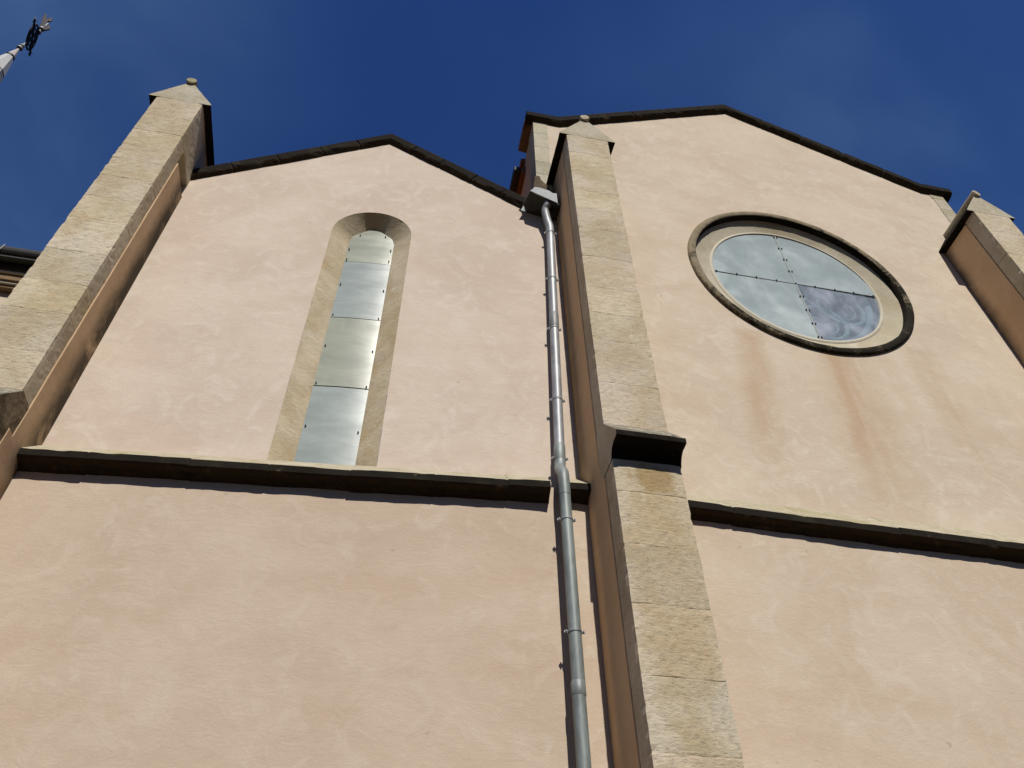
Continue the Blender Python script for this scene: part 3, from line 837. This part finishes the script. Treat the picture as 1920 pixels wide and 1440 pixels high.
def downpipe():
    T = thing('downpipe', LO(1.44, .30, 0), 'grey zinc downpipe clamped beside the middle buttress', 'downpipe')
    def smooth_path(pts, n=8):
        out = []
        P = [pts[0]]+pts+[pts[-1]]
        for i in range(1, len(P)-2):
            for k in range(n):
                t = k/n; a, b, c, d = P[i-1], P[i], P[i+1], P[i+2]
                out.append(.5*((2*b)+(c-a)*t+(2*a-5*b+4*c-d)*t*t+(3*b-3*c+d-a)*t**3))
        out.append(pts[-1]); return out
    el = smooth_path([LO(1.55, .20, 10.56), LO(1.527, .20, 10.46), LO(1.508, .155, 10.38), LO(1.535, .12, 10.20), LO(1.556, .12, 10.06), LO(1.556, .12, 9.90)])
    mb = MB(); mb.tube(el, .050, 24); mb.build('elbow', 'zinc_up', T, smooth=True)
    cx = lambda z: 1.482+(z-6.2)*.0205
    up_ = [LO(cx(z), .12, z) for z in (9.98, 9.0, 8.14)]
    mb = MB(); mb.tube(up_, .0475, 24); mb.build('upper_pipe', 'zinc_up', T, smooth=True)
    mb = MB(); mb.tube([LO(cx(z), .12, z) for z in (8.16, 7.2, 6.33)], .0475, 24); mb.build('upper_pipe', 'zinc_up', T, smooth=True)
    mb = MB(); mb.tube([LO(cx(z), .12, z) for z in (8.335, 8.325, 8.115, 8.105)], [.048, .0515, .0515, .048], 24); mb.build('sleeve', 'zinc_head', T, smooth=True)
    sw = smooth_path([LO(cx(6.42), .12, 6.42), LO(cx(6.25), .12, 6.25), LO(1.472, .15, 6.13), LO(1.458, .27, 5.99), LO(1.453, .30, 5.88), LO(1.453, .30, 5.72)])
    mb = MB(); mb.tube(sw, .0495, 24); mb.build('swan_neck', 'zinc_lo', T, smooth=True)
    mb = MB(); mb.tube([LO(cx(6.41), .12, 6.435), LO(cx(6.41), .12, 6.425), LO(cx(6.2), .12, 6.26), LO(cx(6.2), .12, 6.25)], [.048, .0525, .0525, .0495], 24); mb.build('sleeve', 'zinc_lo', T, smooth=True)
    mb = MB(); mb.tube([LO(1.453, .30, z) for z in (5.80, 4.1)], .047, 24); mb.build('lower_pipe', 'zinc_lo', T, smooth=True)
    mb = MB(); mb.tube([LO(1.449, .30, z) for z in (4.12, 2.0, .02)], .047, 24); mb.build('lower_pipe', 'zinc_lo', T, smooth=True)
    mb = MB(); mb.tube([LO(1.450, .30, z) for z in (4.125, 4.12, 4.03, 4.02)], [.047, .0505, .0505, .047], 24); mb.build('sleeve', 'zinc_lo', T, smooth=True)
    def bracket(x, o, z, wall_o):
        mb = MB()
        mb.tube([LO(x, o, z+d) for d in (-.013, -.011, .011, .013)], [.048, .0520, .0520, .048], 24)
        for s in (-1, 1):
            c = LO(x+s*.062, o, z); mb.box(c-Vector((.014, .004, .009)), c+Vector((.014, .004, .009)))
            mb.tube([c+Vector((0, -.02, 0)), c+Vector((0, .02, 0))], .006, 8)
        mb.tube([LO(x, o-.05, z), LO(x, wall_o, z)], .006, 8)
        mb.build('bracket', 'zinc_head', T)
    for z in (9.92, 8.97, 8.085, 7.015, 6.28): bracket(cx(z), .12, z, -.02)
    for z in (5.474, 4.495, 3.3, 2.2, 1.1): bracket(1.452, .30, z, .12)


def rainwater_head():
    T = thing('rainwater_head', LO(1.45, .05, 10.45), 'folded zinc rainwater head at the foot of the gable, over the downpipe', 'gutter head')
    B = [LO(1.205, .0, 10.60), LO(1.295, .0, 10.565), LO(1.686, .0, 10.42), LO(1.686, .25, 10.395), LO(1.640, .255, 10.41), LO(1.297, .28, 10.60), LO(1.245, .05, 10.61)]
    mb = MB(); mb.poly(B); mb.build('base_plate', 'dark_metal', T, solid=.008)
    F = [LO(1.297, .285, 10.60), LO(1.640, .26, 10.405), LO(1.640, .255, 10.645), LO(1.590, .255, 10.645), LO(1.545, .262, 10.685), LO(1.43, .275, 10.715), LO(1.357, .28, 10.712)]
    mb = MB(); mb.poly(F); mb.build('front_plate', 'zinc_bright', T, solid=.008)
    mb = MB(); mb.poly([LO(1.297, .28, 10.61), LO(1.357, .275, 10.705), LO(1.32, .02, 10.85), LO(1.245, .02, 10.65)]); mb.build('side_plate', 'zinc_head', T, solid=.006)
    mb = MB(); mb.poly([LO(1.643, .25, 10.41), LO(1.643, .25, 10.64), LO(1.67, .0, 10.75), LO(1.67, .0, 10.43)]); mb.build('side_plate', 'dark_metal', T, solid=.006)
    mb = MB(); mb.poly([LO(1.212, .085, 10.46), LO(1.258, .085, 10.592), LO(1.288, .075, 10.45)]); mb.build('folded_flange', 'zinc_bright', T, solid=.006)


downpipe(); rainwater_head()


# ------------------------------------------------------------------ aisle behind, and the bell tower
def aisle():
    T = thing('aisle', (-8.0, 8.3, 0), 'pale rendered aisle wall with moulded cornice, seen behind the leftmost buttress', 'church aisle')
    x0, x1 = -13.0, -3.25
    mb = MB(); mb.box((x0, 8.3, -.1), (x1, 13, 11.05)); mb.build('wall', 'plaster_r_up', T)
    for nm, y, z0, z1, mt in (('cornice', 8.20, 11.04, 11.10, 'soffit'), ('cornice', 8.16, 11.10, 11.14, 'cream'), ('cornice', 8.13, 11.14, 11.26, 'soffit'), ('cornice', 8.09, 11.26, 11.30, 'cream'), ('cornice', 8.06, 11.30, 11.42, 'crust_brown')):
        mb = MB(); mb.box((x0, y, z0), (x1, 8.6, z1)); mb.build(nm, mt, T, bevel=.008)
    mb = MB(); mb.tube([(x0, 7.98, 11.56), (x1, 7.98, 11.56)], .10, 16); mb.box((x0, 7.94, 11.43), (x1, 8.5, 11.47)); mb.build('gutter', 'dark_metal', T, smooth=False)
    for x in (-6.0, -8.0, -10):
        mb = MB(); mb.tube([(x, 7.875, 11.50), (x, 7.90, 11.65)], .010, 8); mb.build('gutter_clip', 'bar', T)
    mb = MB(); mb.prism([(x0, 8.0, 11.62), (x0, 8.0, 11.70), (x0, 13, 12.2), (x0, 13, 11.9)], [(x1, 8.0, 11.62), (x1, 8.0, 11.70), (x1, 13, 12.2), (x1, 13, 11.9)]); mb.build('roof', 'tile', T)


def tower():
    ax, ay, az = -14.94, 14.0, 30.66
    T = thing('bell_tower', (ax, ay, 0), 'slender spire with an iron cross and weathercock, at the far left', 'bell tower')
    mb = MB(); mb.box((ax-2.1, ay-2.1, -.1), (ax+2.1, ay+2.1, 19.0)); mb.build('tower_shaft', 'plaster_r_up', T)
    k = .172
    def cone(z0, z1, nm, mt, extra=0.0, bottom=None):
        mb = MB(); r0 = (az-z0)*k+extra; r1 = max(.02, (az-z1)*k+extra)
        P = lambda r, z: [(ax+r*math.cos(math.pi/8+i*math.pi/4), ay+r*math.sin(math.pi/8+i*math.pi/4), z) for i in range(8)]
        mb.prism(P(r0, z0), P(r1, z1)); mb.build(nm, mt, T)
    cone(19.0, 28.75, 'slate_spire', 'slate', 0)
    cone(28.70, 29.95, 'lead_cap', 'lead', .02)
    cone(29.93, 30.66, 'spire_tip', 'lead_pink', .03)
    mb = MB(); mb.tube([(ax, ay, 29.90), (ax, ay, 29.97)], .165, 16); mb.build('collar', 'iron', T)
    V = holder('weathervane', T)
    mb = MB(); mb.tube([(ax, ay, 30.5), (ax, ay, 33.2)], .032, 10); mb.tube([(ax, ay, 30.72), (ax, ay, 30.80)], .10, 12); mb.tube([(ax, ay, 30.92), (ax, ay, 30.98)], .08, 12); mb.tube([(ax, ay, 32.30), (ax, ay, 32.36)], .10, 12); mb.tube([(ax, ay, 32.58), (ax, ay, 32.66)], .10, 12)
    mb.build('rod', 'zinc_head', V)
    h = Vector((math.cos(R(108)), math.sin(R(108)), 0)); c = Vector((ax, ay, 31.80)); zu = Vector((0, 0, 1))
    mb = MB()
    mb.tube([c+(h*math.cos(a)+zu*math.sin(a))*.48 for a in [2*math.pi*i/32 for i in range(33)]], .038, 8, 0, False)
    mb.tube([c+(h*math.cos(a)+zu*math.sin(a))*.33 for a in [2*math.pi*i/32 for i in range(33)]], .030, 8, 0, False)
    for s in (-1, 1):
        mb.tube([c, c+h*s*.50, c+h*s*.78], [.045, .04, .028], 8)
        mb.tube([c+h*s*.66+zu*.10, c+h*s*.66-zu*.10], .035, 8)
    for i in range(8):
        a = math.pi/8+i*math.pi/4; mb.tube([c+(h*math.cos(a)+zu*math.sin(a))*.08, c+(h*math.cos(a)+zu*math.sin(a))*.46], .018, 6)
    mb.tube([c-zu*.5, c+zu*.5], .04, 8)
    mb.build('ringed_cross', 'iron', V)
    out = [(-14.98, 32.60), (-14.80, 32.56), (-14.70, 32.72), (-14.77, 32.98), (-14.86, 33.08), (-14.90, 32.95), (-14.97, 33.02), (-15.02, 33.25), (-15.02, 33.40), (-14.96, 33.36), (-14.93, 33.50), (-14.99, 33.72), (-15.08, 33.66), (-15.12, 33.55), (-15.17, 33.62), (-15.28, 33.95), (-15.36, 33.92), (-15.27, 33.50), (-15.17, 33.18), (-15.10, 32.88), (-15.05, 32.75)]
    mb = MB(); mb.prism([(x, ay-.03, z) for x, z in out], [(x, ay+.03, z) for x, z in out]); mb.build('weathercock', 'cock', V, bevel=.01)


aisle(); tower()
